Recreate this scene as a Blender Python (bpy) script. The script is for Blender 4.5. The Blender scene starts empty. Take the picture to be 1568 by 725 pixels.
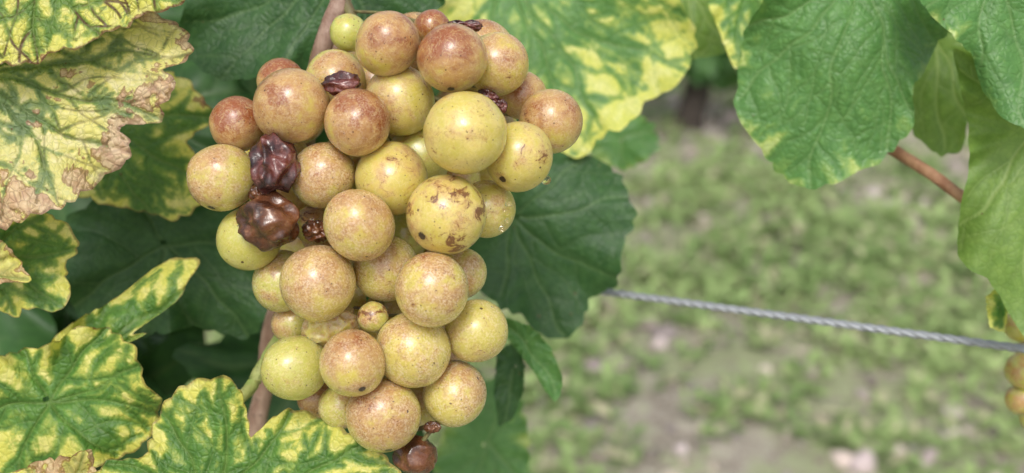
import bpy, math, random
import numpy as np
from mathutils import Vector, noise as mnoise

random.seed(11)
rng = np.random.default_rng(7)
scene = bpy.context.scene
scene.view_settings.view_transform = 'Standard'
scene.view_settings.look = 'None'
scene.view_settings.exposure = 0

# ------------------------------------------------------------------ survey frame
# measured positions: (u,v) on the canopy plane 0.214 m from the photographer, z = units in front of it
CX, CY = 784.0, 362.0
F = 784 / math.tan(math.radians(25))
D = 0.2139
S = D / F
pitch = math.radians(25)
CAM = np.array([0, 0, 0.9])
FV = np.array([0, math.cos(pitch), -math.sin(pitch)])
RV = np.array([1.0, 0, 0])
UV_ = np.array([0, math.sin(pitch), math.cos(pitch)])

def P(px, py, z):
    px = np.asarray(px, float); py = np.asarray(py, float); z = np.asarray(z, float)
    d = D - z * S
    return CAM + d[..., None] * (FV + ((px - CX) / F)[..., None] * RV - ((py - CY) / F)[..., None] * UV_)

def P1(px, py, z):
    return P(np.array([px]), np.array([py]), np.array([z]))[0]

# ------------------------------------------------------------------ mesh helpers
def mesh_np(name, verts, faces, smooth=True, cols=None, uvs=None, mats=None):
    me = bpy.data.meshes.new(name)
    verts = np.asarray(verts, np.float32)
    faces = np.asarray(faces, np.int32)
    n, k = faces.shape
    me.vertices.add(len(verts)); me.vertices.foreach_set('co', verts.ravel())
    me.loops.add(n * k); me.loops.foreach_set('vertex_index', faces.ravel())
    me.polygons.add(n)
    me.polygons.foreach_set('loop_start', np.arange(0, n * k, k, dtype=np.int32))
    me.polygons.foreach_set('loop_total', np.full(n, k, np.int32))
    me.update(calc_edges=True)
    me.polygons.foreach_set('use_smooth', np.full(n, smooth))
    if cols is not None:
        for cn, arr in cols.items():
            a = me.attributes.new(cn, 'FLOAT_COLOR', 'POINT')
            arr = np.asarray(arr, np.float32)
            if arr.shape[1] == 3:
                arr = np.concatenate([arr, np.ones((len(arr), 1), np.float32)], 1)
            a.data.foreach_set('color', arr.ravel())
    if uvs is not None:
        ul = me.uv_layers.new(name='UVMap')
        ul.data.foreach_set('uv', np.asarray(uvs, np.float32)[faces.ravel()].ravel())
    if mats:
        for m in mats: me.materials.append(m)
    me.validate()
    return me

def add_obj(name, me, parent=None):
    ob = bpy.data.objects.new(name, me)
    scene.collection.objects.link(ob)
    if parent: ob.parent = parent
    return ob

def empty(name, loc=(0, 0, 0)):
    e = bpy.data.objects.new(name, None)
    e.empty_display_size = 0.02
    scene.collection.objects.link(e)
    return e

# ------------------------------------------------------------------ node helper
class NG:
    def __init__(s, name):
        s.m = bpy.data.materials.new(name); s.m.use_nodes = True
        s.t = s.m.node_tree; s.t.nodes.clear()
        s.out = s.t.nodes.new('ShaderNodeOutputMaterial')
    def n(s, typ, ins=None, **props):
        nd = s.t.nodes.new(typ)
        for k, v in props.items(): setattr(nd, k, v)
        if ins:
            for k, v in ins.items(): s.set(nd, k, v)
        return nd
    def set(s, nd, k, v):
        sock = nd.inputs[k]
        if isinstance(v, bpy.types.NodeSocket): s.t.links.new(v, sock)
        else:
            if isinstance(v, (tuple, list)) and len(v) == 3 and sock.type == 'RGBA': v = (*v, 1)
            sock.default_value = v
    def math(s, op, a, b=None, c=None, clamp=False):
        nd = s.n('ShaderNodeMath', operation=op, use_clamp=clamp)
        s.set(nd, 0, a)
        if b is not None: s.set(nd, 1, b)
        if c is not None: s.set(nd, 2, c)
        return nd.outputs[0]
    def mix(s, f, a, b, blend='MIX'):
        nd = s.n('ShaderNodeMix', data_type='RGBA', blend_type=blend)
        s.set(nd, 0, f); s.set(nd, 6, a); s.set(nd, 7, b)
        return nd.outputs[2]
    def step(s, v, lo, hi, a=0.0, b=1.0):
        nd = s.n('ShaderNodeMapRange', interpolation_type='SMOOTHSTEP')
        s.set(nd, 0, v); s.set(nd, 1, lo); s.set(nd, 2, hi); s.set(nd, 3, a); s.set(nd, 4, b)
        return nd.outputs[0]
    def noise(s, vec, scale, detail=3, rough=0.55, dist=0.0):
        nd = s.n('ShaderNodeTexNoise', {'Vector': vec, 'Scale': scale, 'Detail': detail, 'Roughness': rough, 'Distortion': dist})
        return nd.outputs[0]
    def vor(s, vec, scale, feature='F1', rnd=1.0):
        return s.n('ShaderNodeTexVoronoi', {'Vector': vec, 'Scale': scale, 'Randomness': rnd}, feature=feature)

# ------------------------------------------------------------------ leaf material
def leaf_mat(name, green, green2, yellow=(0.64, 0.61, 0.12), thr=1.0, necro=9.0, tan=(0.52, 0.36, 0.17),
             vein=(0.22, 0.30, 0.08), veinf=0.45, rough=0.48, trans=0.22, darkedge=0.0, veinbrown=0.0, film=0.0, simple=False, bs=0.5, veing=0.5):
    g = NG(name)
    at = g.n('ShaderNodeAttribute', attribute_name='leafdat')
    sp = g.n('ShaderNodeSeparateColor', {0: at.outputs[0]})
    vall, vmain, edge = sp.outputs[0], sp.outputs[1], sp.outputs[2]     # px/100
    uv = g.n('ShaderNodeUVMap', uv_map='UVMap').outputs[0]
    n2 = g.noise(uv, 6.0, 3, 0.6)
    base = g.mix(g.step(n2, 0.3, 0.7), green, green2)
    vm = g.math('MAXIMUM', g.step(vmain, 0.010, 0.038, 1, 0), g.math('MULTIPLY', g.step(vall, 0.004, 0.022, 1, 0), 0.6))
    if simple:
        col = g.mix(g.math('MULTIPLY', vm, veinf), base, vein)
        nrm = None
    else:
        n1 = g.noise(uv, 1.3, 3, 0.55)
        nb5 = g.noise(uv, 3.2, 4, 0.6, 0.4)
        n3 = g.noise(uv, 26.0, 2, 0.6)
        vo9 = g.vor(uv, 9.0, 'DISTANCE_TO_EDGE'); cell = vo9.outputs[0]
        base = g.mix(g.math('MULTIPLY', g.step(cell, 0.02, 0.10, 1, 0), 0.22), base, tuple(c * 0.6 for c in green))
        base = g.mix(g.step(n1, 0.35, 0.65, 0.3, 0), base, tuple(c * 0.6 for c in green))
        base = g.mix(g.step(vall, 0.0, 0.10, 0.22, 0), base, tuple(c * 0.5 for c in green))
        col = base
        if thr < 3:
            y = g.math('MINIMUM', g.math('MULTIPLY', vall, 4.5), veing)
            y = g.math('ADD', y, g.math('MULTIPLY', n1, 1.3))
            y = g.math('ADD', y, g.math('MULTIPLY', g.math('SUBTRACT', nb5, 0.5), 1.3))
            y = g.math('ADD', y, g.math('MULTIPLY', g.math('POWER', edge, 2.4), 0.45))
            y = g.math('ADD', y, g.math('MULTIPLY', g.math('MINIMUM', vmain, 0.4), 0.7))
            y = g.math('ADD', y, g.math('MULTIPLY', g.math('SUBTRACT', n3, 0.5), 0.18))
            ym = g.step(y, thr - 0.02, thr + 0.20)
            ym0 = g.step(y, thr - 0.3, thr + 0.1)
            mid = tuple(0.6 * a + 0.4 * b for a, b in zip(green2, yellow))
            col = g.mix(g.math('MULTIPLY', ym0, 0.75), base, mid)
            yv = g.mix(g.step(nb5, 0.45, 0.68), yellow, tuple(c * f for c, f in zip(yellow, (1.12, 1.10, 1.9))))
            yv = g.mix(g.math('MULTIPLY', g.step(cell, 0.01, 0.07, 1, 0), 0.35), yv, mid)
            col = g.mix(ym, col, yv)
        col = g.mix(g.math('MULTIPLY', vm, veinf), col, vein)
        if necro < 5:
            q = g.noise(uv, 1.2, 5, 0.6, 0.3)
            q = g.math('ADD', q, g.math('MULTIPLY', g.math('POWER', edge, 3.0), 0.16))
            q = g.math('ADD', q, g.math('MULTIPLY', g.math('MINIMUM', vall, 0.10), 0.9))
            rim = g.step(q, necro - 0.02, necro)
            core = g.step(q, necro + 0.01, necro + 0.035)
            tanc = g.mix(g.step(n2, 0.35, 0.65), tan, (tan[0] * 0.75, tan[1] * 0.62, tan[2] * 0.6))
            tanc = g.mix(g.step(cell, 0.01, 0.06, 0.35, 0), tanc, (0.2, 0.09, 0.045))
            col = g.mix(g.math('MULTIPLY', rim, 0.75), col, (0.26, 0.11, 0.05))
            col = g.mix(core, col, tanc)
        if veinbrown > 0:
            nb = g.step(g.math('ADD', n1, g.math('MULTIPLY', edge, 0.25)), 0.60, 0.76)
            f = g.math('MULTIPLY', g.math('MULTIPLY', g.step(vall, 0.006, 0.032, 1, 0), nb), veinbrown)
            f = g.math('MAXIMUM', f, g.math('MULTIPLY', g.math('MULTIPLY', g.step(cell, 0.0, 0.045, 1, 0), nb), veinbrown * 0.5))
            col = g.mix(f, col, (0.10, 0.04, 0.02))
        if darkedge > 0:
            rimf = g.math('MULTIPLY', g.step(g.math('ADD', edge, g.math('MULTIPLY', g.math('SUBTRACT', n2, 0.5), 0.08)), 0.97, 0.995), darkedge)
            col = g.mix(rimf, col, (0.12, 0.05, 0.02))
        if film > 0:
            col = g.mix(g.math('MULTIPLY', g.step(g.math('ADD', n1, g.math('MULTIPLY', n3, 0.3)), 0.5, 0.8, 1, 0), film), col, (0.40, 0.36, 0.38))
        spv = g.vor(uv, 3.2)
        spr = g.n('ShaderNodeSeparateColor', {0: spv.outputs['Color']}).outputs[1]
        spot = g.math('MULTIPLY', g.math('LESS_THAN', spv.outputs[0], g.math('MULTIPLY', spr, 0.07)), g.math('GREATER_THAN', spr, 0.55))
        col = g.mix(g.math('MULTIPLY', spot, 0.7), col, (0.13, 0.06, 0.03))
        h = g.math('ADD', g.math('MULTIPLY', g.step(cell, 0.0, 0.25), 0.6), g.math('MULTIPLY', n3, 0.15))
        h = g.math('ADD', h, g.math('MULTIPLY', n2, 0.4))
        nrm = g.n('ShaderNodeBump', {'Height': h, 'Strength': bs, 'Distance': 0.0006}).outputs[0]
    ins = {'Base Color': col, 'Roughness': rough, 'Specular IOR Level': 0.42}
    ti = {'Color': g.mix(1.0, col, (1.25, 1.3, 0.6), 'MULTIPLY')}
    if nrm: ins['Normal'] = nrm; ti['Normal'] = nrm
    pr = g.n('ShaderNodeBsdfPrincipled', ins)
    tr = g.n('ShaderNodeBsdfTranslucent', ti)
    mx = g.n('ShaderNodeMixShader', {0: trans, 1: pr.outputs[0], 2: tr.outputs[0]})
    g.t.links.new(mx.outputs[0], g.out.inputs[0])
    return g.m

M_sick = leaf_mat('leaf_chlorotic', (0.11, 0.22, 0.04), (0.19, 0.32, 0.06), thr=1.20, necro=0.82, darkedge=0.9, veinbrown=0.9, veinf=0.25)
M_dry = leaf_mat('leaf_drying', (0.10, 0.20, 0.045), (0.18, 0.30, 0.065), yellow=(0.70, 0.64, 0.19), thr=1.03, necro=0.70, tan=(0.74, 0.56, 0.33), darkedge=0.6, veinbrown=0.45, veinf=0.25, film=0.15)
M_yel = leaf_mat('leaf_yellow_margins', (0.075, 0.19, 0.032), (0.145, 0.30, 0.05), thr=1.37, necro=0.90, darkedge=0.6, veinf=0.28, bs=0.4)
M_yel2 = leaf_mat('leaf_mottled', (0.10, 0.255, 0.06), (0.165, 0.345, 0.085), yellow=(0.64, 0.65, 0.14), thr=1.24, veinf=0.2, bs=0.3, veing=0.4)
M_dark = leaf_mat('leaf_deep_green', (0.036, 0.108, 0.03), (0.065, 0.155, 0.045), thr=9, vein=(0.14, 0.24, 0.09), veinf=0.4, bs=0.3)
M_green = leaf_mat('leaf_green', (0.10, 0.25, 0.065), (0.15, 0.32, 0.09), yellow=(0.42, 0.52, 0.12), thr=1.84, vein=(0.26, 0.40, 0.16), veinf=0.3, rough=0.42, bs=0.35)
M_lime = leaf_mat('leaf_light_green', (0.165, 0.29, 0.055), (0.23, 0.36, 0.08), thr=2.3, vein=(0.34, 0.45, 0.16), veinf=0.5, trans=0.35, bs=0.18)
M_tan = leaf_mat('leaf_dry_tan', (0.45, 0.42, 0.12), (0.55, 0.47, 0.16), thr=1.3, necro=0.66, tan=(0.62, 0.47, 0.26), darkedge=0.5)
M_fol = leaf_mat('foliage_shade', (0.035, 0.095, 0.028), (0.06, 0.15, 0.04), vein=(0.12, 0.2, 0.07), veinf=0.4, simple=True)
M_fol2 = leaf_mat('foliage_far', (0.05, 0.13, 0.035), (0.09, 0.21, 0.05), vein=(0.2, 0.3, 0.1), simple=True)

# ------------------------------------------------------------------ leaf geometry
def leaf_arrays(cx, cy, outline, tips, teeth=8, period=36, quilt=3.0, wave=8, nt=420, nr=80, seed=0, spacing=30, smooth=3):
    r = np.random.default_rng(seed)
    o = np.array(outline, float) - (cx, cy)
    pts = []
    for i in range(len(o)):
        a, b = o[i], o[(i + 1) % len(o)]
        for k in range(16): pts.append(a + (b - a) * k / 16)
    pts = np.array(pts)
    th = np.arctan2(pts[:, 1], pts[:, 0]); rr = np.hypot(pts[:, 0], pts[:, 1])
    od = np.argsort(th)
    T = np.linspace(-math.pi, math.pi, nt, endpoint=False)
    R = np.interp(T, th[od], rr[od], period=2 * math.pi)
    for _ in range(smooth): R = (np.roll(R, 1) + R * 2 + np.roll(R, -1)) / 4
    dT = 2 * math.pi / nt
    arc = np.cumsum(np.hypot(np.roll(R, -1) - R, R * dT)); tot = arc[-1]
    npd = max(3, round(tot / period))
    ph = arc / tot * npd + 0.35 * np.sin(arc / tot * 2 * math.pi * 5 + seed) + 0.2 * np.sin(arc / tot * 2 * math.pi * 11 + seed * 2)
    fr = ph % 1.0
    tri = np.where(fr < 0.58, fr / 0.58, (1 - fr) / 0.42) ** 0.7
    amp = teeth * (0.5 + 0.7 * np.abs(np.sin(np.floor(ph) * 2.4 + seed)))
    R0 = R.copy()
    R = np.maximum(R + amp * (tri - 0.45), 4)
    segs = []; main = []
    def Rat(x, y): return np.interp(math.atan2(y, x), T, R0, period=2 * math.pi)
    mains = []
    for tp in tips:
        v = np.array(tp, float) - (cx, cy); L = np.hypot(*v); dr = v / L; pn = np.array([-dr[1], dr[0]])
        bend = r.uniform(-0.07, 0.07) * L
        pl = [dr * L * s + pn * bend * math.sin(math.pi * s) for s in np.linspace(0, 1, 8)]
        mains.append(pl)
        for i in range(7): main.append((pl[i], pl[i + 1], 1 - 0.6 * i / 7))
    mp = [np.array(m) for m in mains]
    for mi, pl in enumerate(mp):
        L = sum(np.hypot(*(pl[i + 1] - pl[i])) for i in range(7))
        s = spacing * 0.7
        side = 1
        while s < L * 0.96:
            u = s / L * 7; i = min(6, int(u)); p = pl[i] + (pl[i + 1] - pl[i]) * (u - i)
            md = (pl[i + 1] - pl[i]); md = md / np.hypot(*md); ma = math.atan2(md[1], md[0])
            a = ma + side * math.radians(r.uniform(40, 62))
            maxl = (L - s) * 0.65 + spacing * 0.8
            q = p.copy(); ll = 0; stp = 14
            while ll < maxl:
                q2 = q + stp * np.array([math.cos(a), math.sin(a)])
                if np.hypot(*q2) > Rat(*q2) * 0.99: break
                hit = False
                for mj, ol in enumerate(mp):
                    if mj != mi and np.min(np.hypot(*(ol - q2).T)) < 10: hit = True
                segs.append((q, q2, 0.5))
                if ll > 20 and r.uniform() < 0.22:
                    b = a + r.choice([-1, 1]) * math.radians(r.uniform(35, 60)); q3 = q2.copy()
                    for _k in range(r.integers(1, 4)):
                        q4 = q3 + stp * np.array([math.cos(b), math.sin(b)])
                        if np.hypot(*q4) > Rat(*q4) * 0.99: break
                        segs.append((q3, q4, 0.3)); q3 = q4; b += r.normal() * 0.25
                if hit: break
                q = q2; ll += stp; a += side * -math.radians(r.uniform(0.5, 4)) + r.normal() * 0.10
            side = -side
            s += spacing * r.uniform(0.36, 0.70)
    t = np.linspace(0.01, 1, nr) ** 0.75
    X = (t[:, None] * R[None, :]).ravel() * 1.0
    TT = np.tile(T, nr); tt = np.repeat(t, nt)
    Xc = (X * np.cos(TT)).astype(np.float32); Yc = (X * np.sin(TT)).astype(np.float32)
    f1, f2, f3, f4 = r.uniform(0, 6, 4)
    Xw = Xc + 4.5 * np.sin(Yc / 23 + f1) + 2.5 * np.sin(Xc / 13 + Yc / 17 + f2)
    Yw = Yc + 4.5 * np.sin(Xc / 26 + f3) + 2.5 * np.sin(Yc / 12 - Xc / 19 + f4)
    def dist(sg):
        best = np.full(len(Xc), 60, np.float32)
        for a, b, w in sg:
            ab = b - a; l2 = float(ab @ ab) + 1e-6
            k = np.clip(((Xw - a[0]) * ab[0] + (Yw - a[1]) * ab[1]) / l2, 0, 1)
            dd = np.hypot(Xw - a[0] - k * ab[0], Yw - a[1] - k * ab[1])
            if w < 0.4: dd = dd + 1.5
            np.minimum(best, dd, out=best)
        return best
    vm = dist(main); va = np.minimum(vm, dist(segs)) if segs else vm
    Z = quilt * (1 - np.exp(-va / 7.0)) - quilt * 0.8 * np.exp(-vm / 5.0)
    kk = r.integers(4, 8)
    Z = Z + wave * tt ** 3 * np.sin(kk * TT + r.uniform(0, 6)) + wave * 0.5 * tt ** 4 * np.sin((kk * 2 + 3) * TT + r.uniform(0, 6))
    Rm = R.mean()
    Z = Z + wave * 0.6 * np.sin(Xc / Rm * 3 + r.uniform(0, 6)) * np.sin(Yc / Rm * 3.3 + r.uniform(0, 6))
    Z = Z + wave * 0.08 * np.sin(Xc / 16 + f1) * np.sin(Yc / 19 + f3)
    ii = np.arange(nr - 1)[:, None] * nt; jj = np.arange(nt)[None, :]; j2 = (jj + 1) % nt
    faces = np.stack([ii + jj, ii + j2, ii + nt + j2, ii + nt + jj], -1).reshape(-1, 4)
    cols = np.stack([va / 100, vm / 100, tt, np.ones_like(tt)], 1)
    uvs = np.stack([Xc / 100 + seed * 3.7, Yc / 100 + seed * 1.3], 1)
    return Xc, Yc, Z, faces, cols, uvs

def leaf(c, outline, tips, z0, mat, tilt=(0, 0), bow=(0, 0), **kw):
    Xc, Yc, Z, f, cols, uvs = leaf_arrays(c[0], c[1], outline, tips, **kw)
    z = z0 + Z + tilt[0] * Xc + tilt[1] * Yc + bow[0] * (Xc / 100) ** 2 + bow[1] * (Yc / 100) ** 2
    me = mesh_np('vine_leaf_blade', P(Xc + c[0], Yc + c[1], z), f, cols={'leafdat': cols}, uvs=uvs, mats=[mat])
    return add_obj('grapevine_leaf', me)

HI = dict(nt=640, nr=120)
LO = dict(nt=300, nr=55)
leaf((40, -90), [(-80, 90), (-20, 97), (20, 98), (60, 96), (80, 78), (118, 72), (150, 62), (160, 46), (195, 42), (215, 22), (262, 14), (295, -8), (310, -80), (200, -200), (0, -250), (-150, -150), (-160, 20)],
     [(60, 94), (152, 58), (275, 8), (-25, 95), (-150, -20), (200, -180), (0, -240)], 40, M_sick, seed=1, tilt=(-0.05, 0.05), teeth=7, period=34, spacing=50, **HI)
leaf((-30, 120), [(-100, 0), (20, -20), (130, -10), (230, 18), (282, 42), (296, 78), (280, 100), (232, 106), (262, 112), (267, 140), (245, 162), (252, 188), (205, 190), (175, 194), (198, 212), (200, 242), (165, 268), (130, 292), (95, 318), (50, 328), (0, 352), (-60, 360), (-150, 300), (-200, 150)],
     [(288, 80), (248, 182), (192, 240), (95, 312), (5, 345), (-150, 280), (210, 10)], -10, M_dry, seed=2, tilt=(-0.12, 0.02), teeth=8, period=30, spacing=60, wave=18, quilt=4, **HI)
leaf((150, 190), [(110, 120), (200, 85), (290, 125), (335, 180), (285, 212), (305, 258), (330, 300), (270, 338), (225, 325), (180, 318), (110, 295), (80, 220)],
     [(330, 185), (325, 298), (230, 330), (200, 90), (115, 290)], -360, M_yel, seed=3, spacing=50, **LO)
leaf((-10, 385), [(-60, 330), (0, 340), (60, 322), (102, 342), (122, 378), (98, 408), (108, 450), (90, 478), (40, 470), (20, 488), (-20, 465), (-80, 450)],
     [(115, 380), (92, 470), (20, 482), (60, 328)], -130, M_yel, seed=4, spacing=46, **LO)
leaf((-30, 410), [(-60, 358), (5, 368), (30, 398), (50, 432), (5, 432), (-50, 450)], [(45, 430), (5, 372)], -60, M_tan, seed=5, teeth=4, **LO)
leaf((250, 370), [(105, 330), (190, 285), (330, 300), (410, 380), (430, 460), (380, 520), (300, 500), (210, 515), (120, 495), (100, 420)],
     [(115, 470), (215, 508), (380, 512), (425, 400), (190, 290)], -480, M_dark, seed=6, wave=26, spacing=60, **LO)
leaf((100, 560), [(60, 565), (80, 520), (110, 493), (160, 468), (205, 438), (232, 408), (270, 393), (318, 398), (328, 430), (300, 450), (255, 452), (235, 468), (278, 490), (270, 500), (215, 503), (190, 518), (150, 530), (130, 570), (100, 610), (60, 600)],
     [(320, 415), (272, 495), (165, 468)], -190, M_yel, seed=7, teeth=5, wave=18, tilt=(-0.2, 0), spacing=50, **LO)
leaf((70, 610), [(-60, 560), (0, 545), (40, 535), (85, 525), (118, 500), (165, 502), (205, 530), (215, 560), (222, 590), (248, 610), (240, 650), (215, 685), (185, 700), (150, 712), (90, 730), (0, 770), (-80, 700)],
     [(160, 506), (215, 560), (242, 630), (180, 700), (30, 750), (-60, 640), (40, 538)], -130, M_yel, seed=8, wave=26, quilt=4, tilt=(0.1, 0), teeth=6, spacing=58, **HI)
leaf((335, 770), [(120, 745), (165, 705), (222, 700), (235, 655), (250, 620), (275, 592), (310, 580), (342, 575), (368, 595), (378, 630), (384, 672), (410, 645), (440, 625), (475, 632), (512, 650), (555, 672), (592, 700), (615, 728), (640, 790), (500, 850), (330, 880), (180, 850), (90, 800)],
     [(338, 580), (250, 625), (446, 630), (560, 680), (165, 710), (625, 770), (300, 860)], 0, M_yel, seed=9, wave=16, quilt=4, tilt=(0.0, 0.15), teeth=7, period=32, spacing=54, **HI)
leaf((90, 765), [(10, 728), (60, 706), (100, 700), (138, 688), (146, 720), (158, 765), (90, 810), (0, 790)], [(130, 692), (40, 715)], 5, M_tan, seed=10, teeth=7, **LO)
leaf((520, -60), [(290, -40), (272, 70), (300, 100), (340, 125), (390, 118), (440, 100), (500, 110), (560, 90), (640, 60), (680, 0), (660, -100), (540, -150), (380, -120)],
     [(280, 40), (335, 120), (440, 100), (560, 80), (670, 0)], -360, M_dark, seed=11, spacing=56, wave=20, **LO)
leaf((770, -40), [(660, -100), (665, 30), (720, 110), (790, 170), (850, 225), (888, 248), (922, 205), (965, 190), (990, 152), (1020, 142), (1040, 118), (1058, 95), (1066, 50), (1040, 0), (1000, -60), (850, -140)],
     [(925, 198), (1045, 105), (872, 235), (1055, 20), (740, 110), (980, -60)], -640, M_yel2, seed=12, wave=22, teeth=9, period=40, spacing=52, nt=420, nr=80)
leaf((790, 330), [(720, 270), (790, 262), (850, 245), (900, 238), (950, 268), (974, 330), (952, 385), (944, 440), (905, 452), (892, 490), (870, 522), (825, 512), (800, 482), (765, 470), (735, 440), (690, 400), (690, 300)],
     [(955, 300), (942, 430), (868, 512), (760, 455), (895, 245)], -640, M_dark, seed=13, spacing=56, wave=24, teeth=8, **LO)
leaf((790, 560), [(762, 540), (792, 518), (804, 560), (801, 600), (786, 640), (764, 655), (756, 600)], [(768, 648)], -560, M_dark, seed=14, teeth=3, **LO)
leaf((806, 522), [(772, 486), (812, 498), (844, 533), (862, 580), (857, 606), (840, 622), (833, 590), (808, 556), (778, 520)], [(852, 600), (780, 492)], -460, M_green, seed=15, teeth=3, **LO)
leaf((1320, -50), [(1190, -60), (1165, 10), (1140, 45), (1132, 110), (1124, 168), (1160, 222), (1192, 265), (1235, 291), (1290, 276), (1340, 252), (1366, 230), (1402, 190), (1396, 140), (1425, 82), (1458, 38), (1440, -20), (1400, -90), (1300, -130)],
     [(1237, 285), (1130, 155), (1360, 232), (1145, 45), (1398, 180), (1445, 20), (1300, -120)], -300, M_green, seed=16, wave=26, quilt=4, teeth=7, period=40, spacing=46, bow=(-14, -6), **HI)
leaf((1580, 200), [(1456, 62), (1470, 130), (1484, 200), (1484, 260), (1470, 320), (1465, 390), (1482, 412), (1512, 425), (1530, 452), (1572, 525), (1640, 520), (1700, 350), (1680, 150), (1600, 50), (1520, 60), (1490, 95)],
     [(1472, 110), (1470, 350), (1570, 510), (1680, 350), (1640, 80)], -230, M_lime, seed=17, teeth=3, wave=20, quilt=1.5, tilt=(0.3, 0), spacing=70, **LO)
leaf((1530, -60), [(1400, -80), (1410, 5), (1450, 45), (1490, 85), (1500, 130), (1530, 175), (1572, 200), (1640, 150), (1680, -60), (1540, -140)],
     [(1420, 10), (1495, 110), (1568, 190), (1640, 20)], -160, M_green, seed=18, teeth=4, wave=26, spacing=60, **LO)
leaf((1430, 60), [(1385, 60), (1440, 20), (1490, 60), (1482, 140), (1476, 228), (1440, 240), (1400, 205), (1372, 150)], [(1440, 232), (1380, 150), (1478, 180)], -520, M_lime, seed=19, spacing=60, **LO)
leaf((1140, -40), [(1075, -50), (1090, 20), (1110, 70), (1124, 108), (1146, 85), (1185, 40), (1215, -30), (1150, -100)], [(1124, 100), (1180, 30), (1085, 10)], -520, M_yel2, seed=20, teeth=4, **LO)
leaf((1060, -30), [(1020, -50), (1030, 30), (1055, 92), (1085, 86), (1112, 80), (1110, 0), (1090, -80)], [(1062, 85), (1105, 75)], -700, M_lime, seed=21, teeth=4, **LO)
leaf((740, 680), [(690, 640), (740, 590), (780, 560), (805, 640), (812, 725), (790, 810), (700, 800), (660, 710)], [(790, 590), (720, 780), (800, 740)], -1100, M_green, seed=22, **LO)
leaf((950, 215), [(900, 200), (950, 165), (1000, 190), (1010, 230), (960, 262), (915, 250)], [(1000, 200), (960, 255)], -1400, M_green, seed=23, **LO)
leaf((1528, 470), [(1510, 455), (1528, 440), (1545, 470), (1538, 510), (1515, 500)], [(1530, 505)], -300, M_yel2, seed=24, teeth=3, **LO)

# ------------------------------------------------------------------ foliage mass
gen_out = []
for a, rr_ in [(-90, 14), (-72, 60), (-45, 78), (-22, 92), (2, 62), (30, 108), (58, 74), (90, 124), (122, 74), (150, 108), (178, 62), (202, 92), (225, 78), (252, 60)]:
    gen_out.append((rr_ * math.cos(math.radians(a)), rr_ * math.sin(math.radians(a))))
gen_tips = [(0, 118), (90, 52), (-90, 52), (82, -34), (-82, -34)]
def foliage(name, centers, sizes, mat, nt, nr, seed, up=0.2, vd=FV):
    r = np.random.default_rng(seed)
    var = [leaf_arrays(0, 0, gen_out, gen_tips, teeth=7, nt=nt, nr=nr, seed=seed + k, wave=14, spacing=30, quilt=3) for k in range(3)]
    V = []; Fc = []; C = []; U = []; off = 0
    for c, s in zip(centers, sizes):
        Xc, Yc, Z, f, cols, uvs = var[r.integers(0, 3)]
        nrm = -vd + r.normal(0, 0.55, 3) + np.array([0, 0, up]); nrm /= np.linalg.norm(nrm)
        a = r.uniform(0, 2 * math.pi)
        t0 = np.cross(nrm, [math.cos(a), math.sin(a), 0.3]); t0 /= np.linalg.norm(t0); t1 = np.cross(nrm, t0)
        k = s / 110
        V.append(np.asarray(c) + k * (Xc[:, None] * t0 + Yc[:, None] * t1 + (Z - 8 * (Xc / 60) ** 2)[:, None] * nrm))
        Fc.append(f + off); off += len(Xc); C.append(cols); U.append(uvs + r.uniform(0, 20, 2))
    me = mesh_np(name, np.concatenate(V), np.concatenate(Fc), cols={'leafdat': np.concatenate(C)}, uvs=np.concatenate(U), mats=[mat])
    return add_obj(name, me)
cs = []; sz = []
r = np.random.default_rng(5)
while len(cs) < 85:
    px, py = r.uniform(-350, 760), r.uniform(-350, 900)
    if px < 60 and 450 < py < 620: continue
    if 180 < px < 290 and 515 < py < 600: continue
    if px > 690 and py > 520: continue
    z = -r.uniform(600, 2200)
    q = P1(px, py, z); cs.append(q); sz.append(r.uniform(0.035, 0.055))
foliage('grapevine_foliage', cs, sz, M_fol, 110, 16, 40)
# ------------------------------------------------------------------ bark/stem materials
def bark_mat(name, c1, c2, sc=60, rough=0.6):
    g = NG(name)
    tc = g.n('ShaderNodeTexCoord').outputs['Object']
    mp = g.n('ShaderNodeMapping', {'Vector': tc, 'Scale': (5, 5, 1)}).outputs[0]
    n = g.noise(mp, sc, 5, 0.65); n2 = g.noise(tc, sc * 8, 3)
    col = g.mix(g.step(n, 0.35, 0.65), c1, c2)
    col = g.mix(g.step(n2, 0.6, 0.75, 0, 0.6), col, tuple(c * 0.35 for c in c1))
    bp = g.n('ShaderNodeBump', {'Height': g.math('ADD', n, n2), 'Strength': 0.6, 'Distance': 0.0008})
    pr = g.n('ShaderNodeBsdfPrincipled', {'Base Color': col, 'Roughness': rough, 'Normal': bp.outputs[0]})
    g.t.links.new(pr.outputs[0], g.out.inputs[0]); return g.m
M_cane = bark_mat('cane_bark', (0.24, 0.14, 0.10), (0.38, 0.26, 0.20))
M_cane2 = bark_mat('cane_red', (0.28, 0.13, 0.07), (0.42, 0.23, 0.13))
M_stem = bark_mat('green_stem', (0.26, 0.34, 0.08), (0.38, 0.4, 0.14))
M_rach = bark_mat('rachis', (0.12, 0.09, 0.04), (0.2, 0.19, 0.07))
M_trunk = bark_mat('trunk_bark', (0.035, 0.025, 0.02), (0.075, 0.06, 0.05), 30, 0.9)

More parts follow.
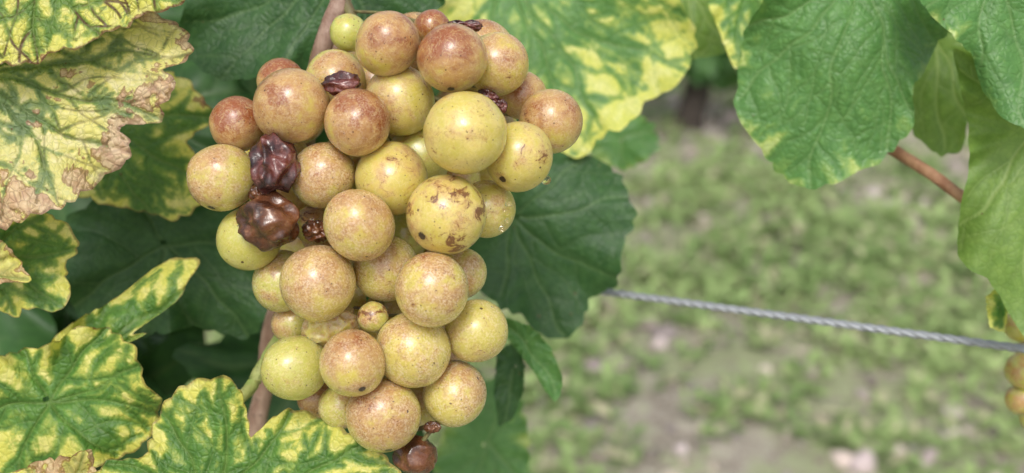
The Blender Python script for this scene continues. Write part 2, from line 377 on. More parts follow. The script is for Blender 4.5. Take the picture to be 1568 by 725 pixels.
def tube(name, pts, rad, mat, parent=None, seg=14, lump=0.06, sub=8, nodes=0, seed=0):
    r = np.random.default_rng(seed)
    pts = np.asarray(pts, float); n = len(pts)
    rad = np.broadcast_to(np.asarray(rad, float), (n,))
    pp = np.vstack([2 * pts[0] - pts[1], pts, 2 * pts[-1] - pts[-2]])
    Q = []; R = []
    for i in range(n - 1):
        p0, p1, p2, p3 = pp[i:i + 4]
        for k in range(sub):
            t = k / sub
            Q.append(0.5 * ((2 * p1) + (-p0 + p2) * t + (2 * p0 - 5 * p1 + 4 * p2 - p3) * t * t + (-p0 + 3 * p1 - 3 * p2 + p3) * t ** 3))
            R.append(rad[i] * (1 - t) + rad[i + 1] * t)
    Q.append(pts[-1]); R.append(rad[-1]); Q = np.array(Q); R = np.array(R)
    m = len(Q); V = []
    tan = np.gradient(Q, axis=0); tan /= np.linalg.norm(tan, axis=1)[:, None] + 1e-12
    ref = np.array([0.31, 0.87, 0.38])
    for i in range(m):
        a = np.cross(tan[i], ref); a /= np.linalg.norm(a); b = np.cross(tan[i], a)
        for j in range(seg):
            th = 2 * math.pi * j / seg
            rr = R[i] * (1 + lump * math.sin(3 * th + i * 0.5) + lump * r.normal() * 0.5)
            V.append(Q[i] + rr * (math.cos(th) * a + math.sin(th) * b))
    Fc = [(i * seg + j, i * seg + (j + 1) % seg, (i + 1) * seg + (j + 1) % seg, (i + 1) * seg + j) for i in range(m - 1) for j in range(seg)]
    V.append(Q[0]); V.append(Q[-1])
    base = m * seg
    for j in range(seg):
        Fc.append((base, (j + 1) % seg, j)); Fc.append((base + 1, (m - 1) * seg + j, (m - 1) * seg + (j + 1) % seg))
    me = bpy.data.meshes.new(name)
    me.from_pydata([tuple(v) for v in V], [], Fc)
    me.polygons.foreach_set('use_smooth', np.full(len(me.polygons), True)); me.materials.append(mat)
    return add_obj(name, me, parent)

def T(name, pl, mat, parent=None, **kw):
    pts = [P1(a, b, c) for a, b, c, w in pl]
    rad = [w * (D - c * S) / F for a, b, c, w in pl]
    return tube(name, pts, rad, mat, parent, **kw)
T('vine_cane', [(545, -160, -200, 15), (528, -20, -170, 15), (508, 30, -160, 14), (492, 85, -170, 15), (470, 200, -260, 14), (440, 420, -340, 14), (418, 500, -400, 15), (404, 590, -440, 14), (388, 680, -440, 15), (375, 800, -440, 15)], M_cane, seed=1)
T('vine_cane', [(1290, 175, -520, 9), (1365, 228, -460, 9), (1420, 262, -400, 9), (1480, 306, -350, 9), (1600, 380, -300, 10)], M_cane2, seed=2)
T('leaf_petiole', [(428, 515, -260, 8), (405, 555, -220, 10), (385, 592, -190, 10), (350, 640, -120, 8), (335, 770, -15, 5)], M_stem, seed=3)
T('leaf_petiole', [(1320, -50, -305, 6), (1350, 60, -370, 6), (1360, 140, -430, 6), (1366, 228, -465, 7)], M_stem, seed=4)

# ------------------------------------------------------------------ trellis wire (twisted galvanised strands)
g = NG('galvanised_steel')
tc = g.n('ShaderNodeTexCoord').outputs['Object']
nz = g.noise(tc, 900, 4)
pr = g.n('ShaderNodeBsdfPrincipled', {'Base Color': g.mix(nz, (0.24, 0.26, 0.29), (0.44, 0.46, 0.49)), 'Metallic': 0.35, 'Roughness': 0.5})
g.t.links.new(pr.outputs[0], g.out.inputs[0]); M_wire = g.m
wire = empty('trellis_wire')
wa, wb = P1(600, 402, -1000), P1(1800, 566, -260)
n = 260
ax = (wb - wa) / np.linalg.norm(wb - wa); e1 = np.cross(ax, [0, 0, 1]); e1 /= np.linalg.norm(e1); e2 = np.cross(ax, e1)
for k in range(3):
    pts = []
    for i in range(n + 1):
        t = i / n; c = wa + (wb - wa) * t; a = t * 2 * math.pi * 22 + k * 2 * math.pi / 3
        pts.append(c + 0.00046 * (math.cos(a) * e1 + math.sin(a) * e2))
    tube('strand_%d' % (k + 1), pts, 0.00064, M_wire, wire, seg=8, lump=0.0, sub=1)

# ------------------------------------------------------------------ grapes
def grape_mat():
    g = NG('grape_skin')
    oi = g.n('ShaderNodeObjectInfo')
    tc = g.n('ShaderNodeTexCoord').outputs['Object']
    sc = g.n('ShaderNodeVectorMath', {0: tc, 1: (140, 140, 140)}, operation='MULTIPLY').outputs[0]
    of = g.n('ShaderNodeCombineXYZ', {0: g.math('MULTIPLY', oi.outputs['Random'], 57.0), 1: g.math('MULTIPLY', oi.outputs['Random'], 31.0), 2: 0.0}).outputs[0]
    v = g.n('ShaderNodeVectorMath', {0: sc, 1: of}, operation='ADD').outputs[0]
    at = g.n('ShaderNodeAttribute', attribute_name='skin')
    sp = g.n('ShaderNodeSeparateColor', {0: at.outputs[0]})
    burn, scar = sp.outputs[0], sp.outputs[1]
    oc = g.n('ShaderNodeSeparateColor', {0: oi.outputs['Color']})
    pale = oc.outputs[0]; blem = oc.outputs[1]; net = oc.outputs[2]
    n1 = g.noise(v, 1.3, 3, 0.6, 0.4); n2 = g.noise(v, 3.6, 5, 0.7); n3 = g.noise(v, 17, 3, 0.65)
    gold = g.mix(g.step(n1, 0.35, 0.65), (0.57, 0.475, 0.095), (0.68, 0.55, 0.18))
    gold = g.mix(pale, gold, (0.47, 0.49, 0.11))
    b = g.math('ADD', burn, g.math('MULTIPLY', g.math('SUBTRACT', n2, 0.5), 0.8))
    b = g.math('ADD', b, g.math('MULTIPLY', g.math('SUBTRACT', n1, 0.5), 2.0))
    tanm = g.step(b, 0.0, 0.56)
    col = g.mix(g.math('MULTIPLY', tanm, 0.88), gold, (0.47, 0.26, 0.11))
    col = g.mix(g.step(b, 0.52, 1.08), col, (0.28, 0.078, 0.018))
    # thin waxy bloom: pale, finely granular, rubbed off in places
    blf = g.math('MULTIPLY', g.math('MULTIPLY', g.step(n3, 0.42, 0.60), g.step(n2, 0.38, 0.58, 0.25, 1)), g.math('ADD', 0.15, net))
    col = g.mix(g.math('MULTIPLY', blf, 0.55), col, (0.74, 0.62, 0.46))
    drk = g.math('MULTIPLY', g.step(g.noise(v, 8, 4, 0.75, 0.8), 0.53, 0.62), g.math('ADD', 0.08, g.math('MULTIPLY', net, 0.34)))
    col = g.mix(drk, col, (0.31, 0.14, 0.055))
    # faint branching vascular threads
    vn = g.math('ABSOLUTE', g.math('SUBTRACT', g.noise(v, 3.0, 3, 0.6, 0.8), 0.5))
    col = g.mix(g.step(vn, 0.006, 0.03, 0.22, 0), col, (0.80, 0.72, 0.36))
    ln = g.math('ABSOLUTE', g.math('SUBTRACT', g.noise(v, 2.2, 4, 0.7, 1.2), 0.5))
    lm = g.math('MULTIPLY', g.step(ln, 0.004, 0.014, 1, 0), g.step(n1, 0.45, 0.6))
    col = g.mix(g.math('MULTIPLY', lm, 0.5), col, (0.22, 0.09, 0.035))
    bn = g.noise(v, 2.0, 5, 0.72, 0.6)
    bq = g.math('ADD', bn, g.math('MULTIPLY', blem, 0.15))
    col = g.mix(g.step(bq, 0.62, 0.70, 0, 0.4), col, (0.34, 0.15, 0.05))
    col = g.mix(g.step(bq, 0.69, 0.73, 0, 0.85), col, (0.15, 0.042, 0.015))
    for scl, rad, th, op in ((3.0, 0.085, 0.66, 0.9), (8.0, 0.13, 0.68, 0.65)):
        vo = g.vor(v, scl)
        rr = g.n('ShaderNodeSeparateColor', {0: vo.outputs['Color']}).outputs[0]
        m = g.math('MULTIPLY', g.step(g.math('SUBTRACT', g.math('ADD', vo.outputs[0], g.math('MULTIPLY', g.math('SUBTRACT', n3, 0.5), 0.16)), g.math('MULTIPLY', g.math('POWER', rr, 2.5), rad * 1.7)), -0.03, 0.02, 1, 0), g.math('GREATER_THAN', rr, th))
        col = g.mix(g.math('MULTIPLY', m, op), col, (0.07, 0.025, 0.014))
    sm = g.step(g.math('ADD', scar, g.math('MULTIPLY', g.math('SUBTRACT', n3, 0.5), 0.08)), 0.09, 0.13, 1, 0)
    sr = g.step(scar, 0.12, 0.3, 0.35, 0)
    col = g.mix(sr, col, (0.25, 0.11, 0.04)); col = g.mix(sm, col, (0.04, 0.02, 0.015))
    h = g.math('ADD', g.math('MULTIPLY', n3, 0.4), g.math('MULTIPLY', n2, 0.8))
    bp = g.n('ShaderNodeBump', {'Height': h, 'Strength': 0.17, 'Distance': 0.0005})
    ro = g.math('ADD', 0.30, g.math('MULTIPLY', n3, 0.2))
    pr = g.n('ShaderNodeBsdfPrincipled', {'Base Color': col, 'Roughness': ro, 'IOR': 1.45, 'Normal': bp.outputs[0],
             'Subsurface Weight': 0.9, 'Subsurface Radius': (1.0, 0.7, 0.2), 'Subsurface Scale': 0.005,
             'Coat Weight': 0.8, 'Coat IOR': 1.5, 'Coat Roughness': g.math('ADD', 0.17, g.math('MULTIPLY', blf, 0.25)), 'Coat Normal': bp.outputs[0]})
    g.t.links.new(pr.outputs[0], g.out.inputs[0]); return g.m
M_grape = grape_mat()
def raisin_mat(name, c1, c2, c3):
    g = NG(name)
    tc = g.n('ShaderNodeTexCoord').outputs['Object']
    n1 = g.noise(tc, 180, 4, 0.6); n2 = g.noise(tc, 1100, 3, 0.7)
    col = g.mix(g.step(n1, 0.35, 0.6), c1, c2)
    col = g.mix(g.step(g.math('ADD', n2, g.math('MULTIPLY', n1, 0.4)), 0.75, 0.95, 0, 0.7), col, c3)
    bp = g.n('ShaderNodeBump', {'Height': g.math('ADD', n1, g.math('MULTIPLY', n2, 0.35)), 'Strength': 0.6, 'Distance': 0.0006})
    pr = g.n('ShaderNodeBsdfPrincipled', {'Base Color': col, 'Roughness': g.math('ADD', 0.14, g.math('MULTIPLY', n2, 0.3)), 'Normal': bp.outputs[0], 'IOR': 1.55, 'Coat Weight': 0.4, 'Coat Roughness': 0.15})
    g.t.links.new(pr.outputs[0], g.out.inputs[0]); return g.m
M_rais = raisin_mat('shrivelled_skin', (0.016, 0.005, 0.006), (0.13, 0.03, 0.024), (0.42, 0.2, 0.17))
M_rais2 = raisin_mat('shrivelled_brown', (0.035, 0.012, 0.007), (0.15, 0.05, 0.018), (0.34, 0.17, 0.085))
g = NG('juice_drop')
pr = g.n('ShaderNodeBsdfPrincipled', {'Base Color': (0.98, 0.93, 0.75), 'Roughness': 0.03, 'Transmission Weight': 0.95, 'IOR': 1.36})
g.t.links.new(pr.outputs[0], g.out.inputs[0]); M_drop = g.m

import bmesh
def ico(sub):
    bm = bmesh.new(); bmesh.ops.create_icosphere(bm, subdivisions=sub, radius=1.0)
    v = np.array([x.co[:] for x in bm.verts]); f = np.array([[a.index for a in q.verts] for q in bm.faces]); bm.free(); return v, f
ICO = {k: ico(k) for k in (2, 3, 4, 5, 6)}

# (u, v, r, z, brown, pale, blemish, net, scar)
GR = [
 (594, 67, 50, 20, .42, .0, .3, .2, 0), (693, 89, 54, 45, .60, .0, .1, .1, 1), (762, 98, 48, 0, .20, .0, .2, .4, 0),
 (446, 162, 59, 30, .38, .0, .1, .3, 0), (430, 124, 36, -30, .75, 0, 0, .2, 0), (514, 124, 47, -40, .15, .4, .2, .3, 0),
 (612, 154, 54, 10, .04, .1, .2, .3, 0), (548, 187, 52, 55, .60, 0, 0, .3, 0), (712, 203, 64, 60, -.18, .1, .3, .05, 0),
 (843, 186, 49, -5, .30, 0, .2, .3, 0), (795, 240, 53, 10, -.08, .1, .5, .1, 1), (799, 146, 38, -40, .35, 0, .3, .3, 0),
 (364, 190, 42, 10, .66, 0, .1, .2, 0), (340, 272, 52, 20, .26, .2, .2, .6, 1), (494, 268, 50, 20, .24, 0, .3, .9, 0),
 (600, 273, 56, 50, -.05, 0.0, .5, .1, 0), (550, 345, 54, 55, .24, 0, .1, .7, 0), (683, 329, 61, 60, -.05, .0, .85, .1, 1),
 (745, 320, 44, -5, .0, .3, .2, .4, 0), (381, 366, 48, -40, -.2, .6, .1, .2, 0), (487, 433, 59, 50, .22, 0, .0, .8, 0),
 (590, 411, 52, -5, .18, .1, .1, .9, 0), (662, 443, 57, 55, .16, 0, .4, .9, 0), (706, 418, 39, -40, .1, .5, .1, .9, 0),
 (432, 430, 46, -40, .1, .6, .1, .7, 0), (633, 535, 58, 35, .03, .0, .1, .9, 0), (730, 507, 49, 5, -.1, .2, .1, .6, 0),
 (452, 563, 51, 10, -.2, .7, .1, .4, 0), (540, 556, 51, 50, .32, 0, .1, .6, 1), (696, 602, 50, 10, .18, .1, .1, .9, 0),
 (587, 635, 57, 40, .28, 0, .3, .8, 1), (521, 622, 34, -45, .05, .5, .1, .7, 0), (484, 610, 30, -60, .35, .2, .2, .4, 0),
 (642, 240, 50, -60, -.15, .6, .1, .2, 0), (447, 495, 30, -60, .1, .6, .1, .6, 0), (662, 42, 28, -30, .75, 0, 0, .1, 0),
 (571, 485, 24, 30, .1, .8, .9, .6, 0), (618, 358, 42, -80, -.1, .9, .1, .2, 0), (825, 205, 28, -70, .3, .3, .3, .3, 0),
 (480, 345, 30, -50, .3, .6, .7, .4, 0), (534, 50, 29, -80, -.1, .9, .0, .1, 0), (650, 610, 40, -70, .3, .3, .1, .5, 0),
 (560, 240, 45, -80, .1, .6, .1, .2, 0),
]
xy = np.array([(a[0], a[1]) for a in GR], float); rd = np.array([a[2] for a in GR], float); zz = np.array([a[3] for a in GR], float)
for it in range(300):   # berries touch instead of interpenetrating
    for i in range(len(GR)):
        for j in range(i + 1, len(GR)):
            d2 = np.hypot(*(xy[i] - xy[j])); R_ = (rd[i] + rd[j]) * 0.95
            if d2 < R_:
                need = math.sqrt(R_ * R_ - d2 * d2); dz = zz[i] - zz[j]
                if abs(dz) < need:
                    sgn = 1 if dz >= 0 else -1; mv = (need - abs(dz)) * 0.25
                    zz[i] += sgn * mv; zz[j] -= sgn * mv
zz -= np.median(zz)
print('z range', zz.min(), zz.max())
bunch = empty('grape_bunch')
def berry(name, px, py, r_, z, brown, pale, blem, net, scar, sub, parent, seed, mat=M_grape):
    rr = np.random.default_rng(seed)
    v, f = ICO[sub]
    c = P1(px, py, z); R_ = r_ * (D - z * S) / F
    ax = rr.normal(size=3); ax /= np.linalg.norm(ax)
    k = rr.uniform(-0.03, 0.06)
    k1, k2 = rr.normal(size=3) * 1.6, rr.normal(size=3) * 2.6
    rad = 1 + k * ((v @ ax) ** 2 - 0.33) * 1.5 + 0.014 * np.sin(v @ k1 + 1) + 0.009 * np.sin(v @ k2 * 1.4)
    dr = np.array([rr.normal() * 0.35, -0.35 + rr.normal() * 0.25, 0.9]); dr /= np.linalg.norm(dr)
    burn = brown + 0.50 * (v @ dr) * (0.40 + max(brown, 0))
    if scar: sd = np.array([rr.uniform(-0.5, 0.5), -0.75, rr.uniform(-0.75, -0.1)])
    else: sd = np.array([rr.normal() * 0.5, 0.2, -1.0])
    sd /= np.linalg.norm(sd)
    ang = np.arccos(np.clip(v @ sd, -1, 1))
    cols = np.stack([burn, ang, np.zeros_like(burn), np.ones_like(burn)], 1)
    me = mesh_np(name, v * rad[:, None] * R_, f, cols={'skin': cols}, mats=[mat])
    ob = add_obj(name, me, parent); ob.location = c
    ob.color = (max(pale, 0), blem, net, 1)
    return ob
for i, a in enumerate(GR):
    berry('grape_%02d' % (i + 1), a[0], a[1], a[2], zz[i], *a[4:9], 5 if a[2] > 40 else 4, bunch, 100 + i)
# berries on the far side of the bunch
r = np.random.default_rng(77); back = []
tries = 0
prof = [(60, 540, 760), (150, 400, 840), (250, 350, 820), (350, 390, 740), (450, 450, 710), (550, 460, 720), (630, 520, 680)]
while len(back) < 34 and tries < 8000:
    tries += 1
    py = r.uniform(60, 630); x0 = np.interp(py, [p[0] for p in prof], [p[1] for p in prof]); x1 = np.interp(py, [p[0] for p in prof], [p[2] for p in prof])
    px = r.uniform(x0 + 35, x1 - 35); z = r.uniform(-290, -110); rr_ = r.uniform(42, 52)
    ok = all(math.dist((px, py, z), b[:3]) > (rr_ + b[3]) * 0.93 for b in back) and all(math.dist((px, py, z), (xy[i][0], xy[i][1], zz[i])) > (rr_ + rd[i]) * 0.9 for i in range(len(GR)))
    if ok: back.append((px, py, z, rr_))
for i, b in enumerate(back):
    berry('grape_back_%02d' % (i + 1), b[0], b[1], b[3], b[2], r.uniform(0, .5), r.uniform(0, .6), .1, .5, 0, 4, bunch, 300 + i)

def raisin(name, px, py, rx, ry, z, mat, seed, parent, amp=0.38, fr=1.5, rot=0.0, fine=0.2):
    v, f = ICO[5]
    c = P1(px, py, z); k = (D - z * S) / F
    off = Vector((seed * 3.1, seed * 1.7, 0))
    rad = np.empty(len(v))
    for i, q in enumerate(v):
        p = Vector(q) * fr + off
        a = 1 - abs(mnoise.noise(p)) * 2; b_ = 1 - abs(mnoise.noise(p * 2.1)) * 2
        rad[i] = 1 + amp * (a - 0.55) * 0.9 + amp * fine * (b_ - 0.5)
    L = v * rad[:, None]
    x = L[:, 0] * rx; zc = L[:, 2] * ry; y = L[:, 1] * min(rx, ry)
    ca, sa = math.cos(rot), math.sin(rot)
    W = (x * ca - zc * sa)[:, None] * RV + (x * sa + zc * ca)[:, None] * UV_ + y[:, None] * FV
    me = mesh_np(name, W * k, f, mats=[mat]); ob = add_obj(name, me, parent); ob.location = c
    return ob
raisin('raisin_1', 422, 250, 33, 38, 65, M_rais, 1, bunch, amp=0.75, fr=0.9, rot=-0.15)
raisin('raisin_2', 413, 338, 43, 40, 50, M_rais2, 2, bunch, amp=0.4, fr=0.9, fine=0.35)
raisin('raisin_3', 403, 298, 18, 20, 45, M_rais2, 3, bunch, amp=0.5)
raisin('raisin_4', 524, 128, 26, 17, 62, M_rais, 4, bunch, amp=0.5, fr=1.0)
raisin('raisin_5', 711, 40, 24, 9, 30, M_rais, 5, bunch, amp=0.6)
raisin('raisin_6', 636, 698, 33, 29, 0, M_rais2, 6, bunch, amp=0.2, fr=0.9)
raisin('raisin_7', 748, 148, 16, 9, 25, M_rais, 7, bunch, amp=0.5, rot=-0.5)
raisin('raisin_8', 767, 163, 9, 11, 25, M_rais, 8, bunch, amp=0.5)
raisin('raisin_9', 486, 352, 20, 17, 5, M_rais2, 9, bunch, amp=0.5)
raisin('raisin_10', 662, 654, 12, 8, 20, M_rais2, 10, bunch, amp=0.5)
wr = raisin('grape_wrinkled', 507, 500, 45, 31, 5, M_grape, 12, bunch, amp=0.14, fr=2.2, rot=0.3)
a = wr.data.attributes.new('skin', 'FLOAT_COLOR', 'POINT')
a.data.foreach_set('color', np.tile(np.array([0.35, 2, 0.3, 1], np.float32), len(wr.data.vertices)))
wr.color = (0.1, 0.1, 0.5, 1)
v, f = ICO[4]
for i, (px, py, rr_, z) in enumerate([(828, 262, 13, 45), (836, 276, 7, 35), (779, 312, 5, 35), (773, 324, 6, 38), (768, 350, 5, 30), (776, 338, 3.5, 32), (822, 279, 5, 40)]):
    me = mesh_np('juice_drop', v * (1 + 0.12 * np.sin(v[:, 2:3] * 2 + i)) * rr_ * S, f, mats=[M_drop]); ob = add_obj('juice_drop_%d' % i, me, bunch); ob.location = P1(px, py, z)
rach = [(520, -20, -165, 8), (545, 40, -150, 8), (575, 120, -120, 8), (590, 220, -110, 7), (585, 330, -105, 7), (580, 430, -95, 6), (585, 530, -90, 5), (600, 610, -80, 4), (625, 670, -40, 3)]
T('peduncle', rach, M_rach, bunch, seed=9)
T('side_branch', [(575, 120, -120, 5), (660, 150, -100, 5), (760, 180, -80, 4)], M_rach, bunch, seed=10)
T('side_branch_left', [(575, 120, -120, 5), (500, 170, -100, 5), (420, 240, -70, 4), (405, 300, -30, 3)], M_rach, bunch, seed=11)
T('tip_stem', [(600, 610, -70, 4), (630, 655, -20, 4), (662, 652, 10, 3), (636, 690, 0, 4)], M_rach, bunch, seed=12)
rc = np.array(rach)[:, :3]
for i in range(len(GR)):
    yy = xy[i][1] - 25
    bx = np.interp(yy, rc[:, 1], rc[:, 0]); bz = np.interp(yy, rc[:, 1], rc[:, 2])
    T('pedicel_%02d' % i, [(bx, yy, bz, 2.6), ((bx + xy[i][0]) / 2, (yy + xy[i][1]) / 2 - 8, (bz + zz[i]) / 2 - 20, 2.4), (xy[i][0], xy[i][1], zz[i] - rd[i] * 0.8, 4)], M_rach, bunch, seg=8, sub=4, seed=i)

b2 = empty('grape_bunch')
for i, (px, py, rr_, z) in enumerate([(1562, 500, 24, -480), (1568, 568, 28, -470), (1564, 612, 24, -490), (1598, 520, 27, -480), (1605, 580, 28, -460), (1590, 640, 26, -480), (1582, 540, 25, -520), (1600, 470, 26, -490)]):
    berry('side_grape_%d' % i, px, py, rr_, z, .1, .9, .3, .1, 0, 4, b2, 500 + i)
T('side_peduncle', [(1640, 380, -530, 5), (1610, 470, -520, 5), (1590, 560, -510, 4), (1590, 630, -500, 3)], M_rach, b2, seed=50)

# ------------------------------------------------------------------ ground
g = NG('soil')
tc = g.n('ShaderNodeTexCoord').outputs['Object']
n1 = g.noise(tc, 3.0, 3, 0.6); n2 = g.noise(tc, 25, 4, 0.7); n3 = g.noise(tc, 140, 3, 0.7)
col = g.mix(g.step(n2, 0.35, 0.65), (0.22, 0.185, 0.145), (0.43, 0.385, 0.32))
col = g.mix(g.step(n3, 0.5, 0.7), col, (0.52, 0.475, 0.42))
col = g.mix(g.step(g.math('ADD', g.math('MULTIPLY', n1, 0.6), g.math('MULTIPLY', n2, 0.4)), 0.45, 0.55, 0, 0.6), col, (0.26, 0.33, 0.13))
bp = g.n('ShaderNodeBump', {'Height': g.math('ADD', n2, n3), 'Strength': 0.6, 'Distance': 0.015})
pr = g.n('ShaderNodeBsdfPrincipled', {'Base Color': col, 'Roughness': 0.95, 'Normal': bp.outputs[0]})
g.t.links.new(pr.outputs[0], g.out.inputs[0]); M_soil = g.m
def hgt(x, y): return 0.018 * np.sin(x * 2.1 + 1) * np.sin(y * 1.7) + 0.008 * np.sin(x * 7 + y * 5) + 0.006 * np.sin(x * 13 - y * 11)
N = 260
u = np.linspace(-1, 1, N); w = np.sign(u) * (np.abs(u) ** 3.2) * 120 + u * 3
gx, gy = np.meshgrid(w, w + 2.0)
fall = np.exp(-((gx / 15) ** 2 + (gy / 15) ** 2))
gv = np.stack([gx.ravel(), gy.ravel(), (hgt(gx, gy) * fall).ravel()], 1)
ii = np.arange(N - 1)[:, None] * N; jj = np.arange(N - 1)[None, :]
gf = np.stack([ii + jj, ii + jj + 1, ii + N + jj + 1, ii + N + jj], -1).reshape(-1, 4)
add_obj('ground', mesh_np('ground', gv, gf, mats=[M_soil]))

def patch(x, y):
    return (np.sin(x * 3.1 + 0.7 * np.sin(y * 2.3)) * np.sin(y * 3.7 + 1.3 * np.sin(x * 1.9)) + 0.8 * np.sin(x * 8 + 2 * np.sin(y * 5)) * np.sin(y * 9 + 1) + 0.7 * np.sin(x * 21 + 3 * np.sin(y * 7)) * np.sin(y * 19 + 2 * np.sin(x * 6))) * 0.42
g = NG('grass_blades')
at = g.n('ShaderNodeAttribute', attribute_name='tint')
pr = g.n('ShaderNodeBsdfPrincipled', {'Base Color': at.outputs[0], 'Roughness': 0.6})
tr = g.n('ShaderNodeBsdfTranslucent', {'Color': at.outputs[0]})
mx = g.n('ShaderNodeMixShader', {0: 0.3, 1: pr.outputs[0], 2: tr.outputs[0]})
g.t.links.new(mx.outputs[0], g.out.inputs[0]); M_grass = g.m
r = np.random.default_rng(21)
nc = 70000
cx_ = r.uniform(-2.6, 3.6, nc); cy_ = 0.5 + 5.5 * r.uniform(0, 1, nc) ** 1.25
keep = patch(cx_, cy_) + r.normal(0, 0.26, nc) > -0.02
cx_, cy_ = cx_[keep], cy_[keep]; nc = len(cx_)
per = 6
bx = np.repeat(cx_, per); by = np.repeat(cy_, per); nb = len(bx)
ang = r.uniform(0, 2 * math.pi, nb); L = r.uniform(0.010, 0.032, nb); wd = L * r.uniform(0.25, 0.7, nb); el = r.uniform(0.1, 1.1, nb)
ctone = np.repeat(np.clip(0.5 + 0.3 * np.sin(cx_ * 5 + cy_ * 3) * np.sin(cy_ * 6) + r.normal(0, 0.25, nc), 0, 1), per)
dx, dy = np.cos(ang), np.sin(ang)
ox = bx + dx * 0.006; oy = by + dy * 0.006; oz = hgt(ox, oy) + r.uniform(0.0, 0.018, nb)
def pt(t, s):
    e = el * (1 - 0.45 * t)
    return np.stack([ox + dx * L * t * np.cos(e) - dy * wd * s, oy + dy * L * t * np.cos(e) + dx * wd * s, oz + L * t * np.sin(e)], 1)
q = [pt(0, -0.25), pt(0, 0.25), pt(0.55, 0.5), pt(1.0, 0.08), pt(1.0, -0.08), pt(0.55, -0.5)]
V = np.stack(q, 1).reshape(-1, 3)
bi = np.arange(nb)[:, None] * 6
Fq = np.concatenate([bi + np.array([[0, 1, 2, 5]]), bi + np.array([[5, 2, 3, 4]])])
ca = np.array([0.21, 0.32, 0.105]); cb = np.array([0.42, 0.54, 0.22]); cc = np.array([0.50, 0.48, 0.30])
tn = ca + (cb - ca) * ctone[:, None]; dryb = r.uniform(0, 1, nb) > 0.86; tn[dryb] = cc
tn = tn * r.uniform(0.8, 1.2, nb)[:, None]
add_obj('grass', mesh_np('grass', V, Fq, cols={'tint': np.repeat(tn, 6, axis=0)}, mats=[M_grass]))
v, f = ICO[2]
ns = 15000
sx = r.uniform(-2.5, 3.5, ns); sy = 0.5 + 5.0 * r.uniform(0, 1, ns) ** 1.2
keep = patch(sx, sy) + r.normal(0, 0.35, ns) < 0.1
sx, sy = sx[keep], sy[keep]; ns = len(sx)
ss = 0.006 + 0.014 * r.uniform(0, 1, ns) ** 3.0
V = np.empty((ns, len(v), 3))
for i in range(ns):
    k = r.normal(size=3) * 2; sc_ = np.array([r.uniform(0.7, 1.3), r.uniform(0.7, 1.3), r.uniform(0.4, 0.8)])
    a = r.uniform(0, 6.28); p = v * (1 + 0.16 * np.sin(v @ k * 1.5) + 0.05 * r.normal(size=len(v)))[:, None] * sc_ * ss[i]
    V[i] = np.stack([p[:, 0] * math.cos(a) - p[:, 1] * math.sin(a) + sx[i], p[:, 0] * math.sin(a) + p[:, 1] * math.cos(a) + sy[i], p[:, 2] + hgt(sx[i], sy[i]) + ss[i] * 0.25], 1)
Fs = (f[None] + (np.arange(ns) * len(v))[:, None, None]).reshape(-1, 3)
st = np.array([0.44, 0.39, 0.36]) * r.uniform(0.3, 1.45, ns)[:, None] * np.stack([np.ones(ns), r.uniform(0.9, 1.0, ns), r.uniform(0.82, 1.03, ns)], 1)
g = NG('stone')
at = g.n('ShaderNodeAttribute', attribute_name='tint')
pr = g.n('ShaderNodeBsdfPrincipled', {'Base Color': at.outputs[0], 'Roughness': 0.85})
g.t.links.new(pr.outputs[0], g.out.inputs[0])
add_obj('gravel_stones', mesh_np('gravel_stones', V.reshape(-1, 3), Fs, cols={'tint': np.repeat(np.minimum(st, 0.8), len(v), axis=0)}, mats=[g.m]))

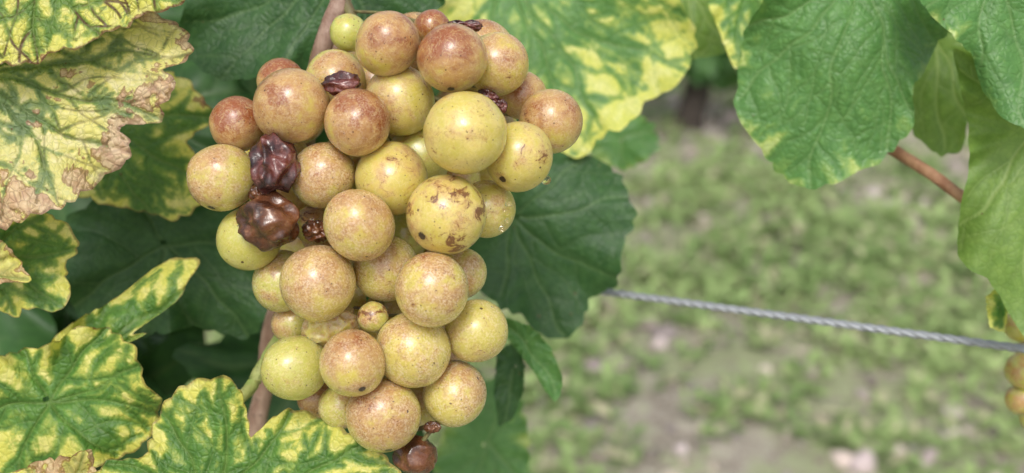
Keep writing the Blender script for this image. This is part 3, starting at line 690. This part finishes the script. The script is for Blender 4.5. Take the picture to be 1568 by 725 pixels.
# ------------------------------------------------------------------ next vine row
row = empty('vine_row')
for i, (x, y) in enumerate([(-2.4, 2.75), (-1.35, 2.7), (-0.5, 2.75), (0.44, 2.62), (1.55, 3.3), (2.7, 2.85), (3.8, 2.9)]):
    k = 0.02 * (i % 3)
    tube('trunk_%d' % i, [(x, y, -0.03), (x + 0.02, y, 0.12), (x - 0.03 + k, y + 0.02, 0.3), (x + 0.02, y, 0.5), (x - 0.05, y, 0.62)], [0.04, 0.03, 0.026, 0.026, 0.035], M_trunk, row, seg=12, lump=0.1, seed=i)
r = np.random.default_rng(31)
cs = [(x, 2.8 + r.normal(0, 0.12), r.uniform(0.48, 1.4)) for x in r.uniform(-3, 4, 420)]
cs += [(0.42 + r.normal(0, 0.14), 2.58 + r.normal(0, 0.05), r.uniform(0.12, 0.42)) for _ in range(90)]
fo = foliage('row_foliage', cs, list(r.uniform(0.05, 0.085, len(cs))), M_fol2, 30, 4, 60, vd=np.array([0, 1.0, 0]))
fo.parent = row

# ------------------------------------------------------------------ light
w_ = bpy.data.worlds.new('World'); scene.world = w_; w_.use_nodes = True
nt_ = w_.node_tree; nt_.nodes.clear()
sky = nt_.nodes.new('ShaderNodeTexSky'); sky.sky_type = 'NISHITA'; sky.sun_disc = False
el_, az = math.radians(55), math.radians(186)     # azimuth clockwise from +Y
sky.sun_elevation = el_; sky.sun_rotation = az; sky.air_density = 1.0; sky.dust_density = 4.0
hs = nt_.nodes.new('ShaderNodeHueSaturation'); hs.inputs['Saturation'].default_value = 0.3; hs.inputs['Value'].default_value = 1.2
bg = nt_.nodes.new('ShaderNodeBackground'); bg.inputs[1].default_value = 0.15
wo = nt_.nodes.new('ShaderNodeOutputWorld')
nt_.links.new(sky.outputs[0], hs.inputs['Color']); nt_.links.new(hs.outputs[0], bg.inputs[0]); nt_.links.new(bg.outputs[0], wo.inputs[0])
sl = bpy.data.lights.new('sun', 'SUN'); sl.energy = 1.5; sl.angle = math.radians(14); sl.color = (1, 0.96, 0.88)
so = bpy.data.objects.new('sun', sl); scene.collection.objects.link(so)
sdir = Vector((math.sin(az) * math.cos(el_), math.cos(az) * math.cos(el_), math.sin(el_)))
so.rotation_euler = sdir.to_track_quat('Z', 'Y').to_euler()

# ------------------------------------------------------------------ camera
cd = bpy.data.cameras.new('camera'); co = bpy.data.objects.new('camera', cd); scene.collection.objects.link(co)
co.location = CAM; co.rotation_euler = (math.radians(90) - pitch, 0, 0)
cd.sensor_width = 36; cd.lens = 18 / math.tan(math.radians(25)); cd.clip_start = 0.01; cd.clip_end = 500
cd.dof.use_dof = True; cd.dof.focus_distance = D - 45 * S; cd.dof.aperture_fstop = 13.5
scene.camera = co
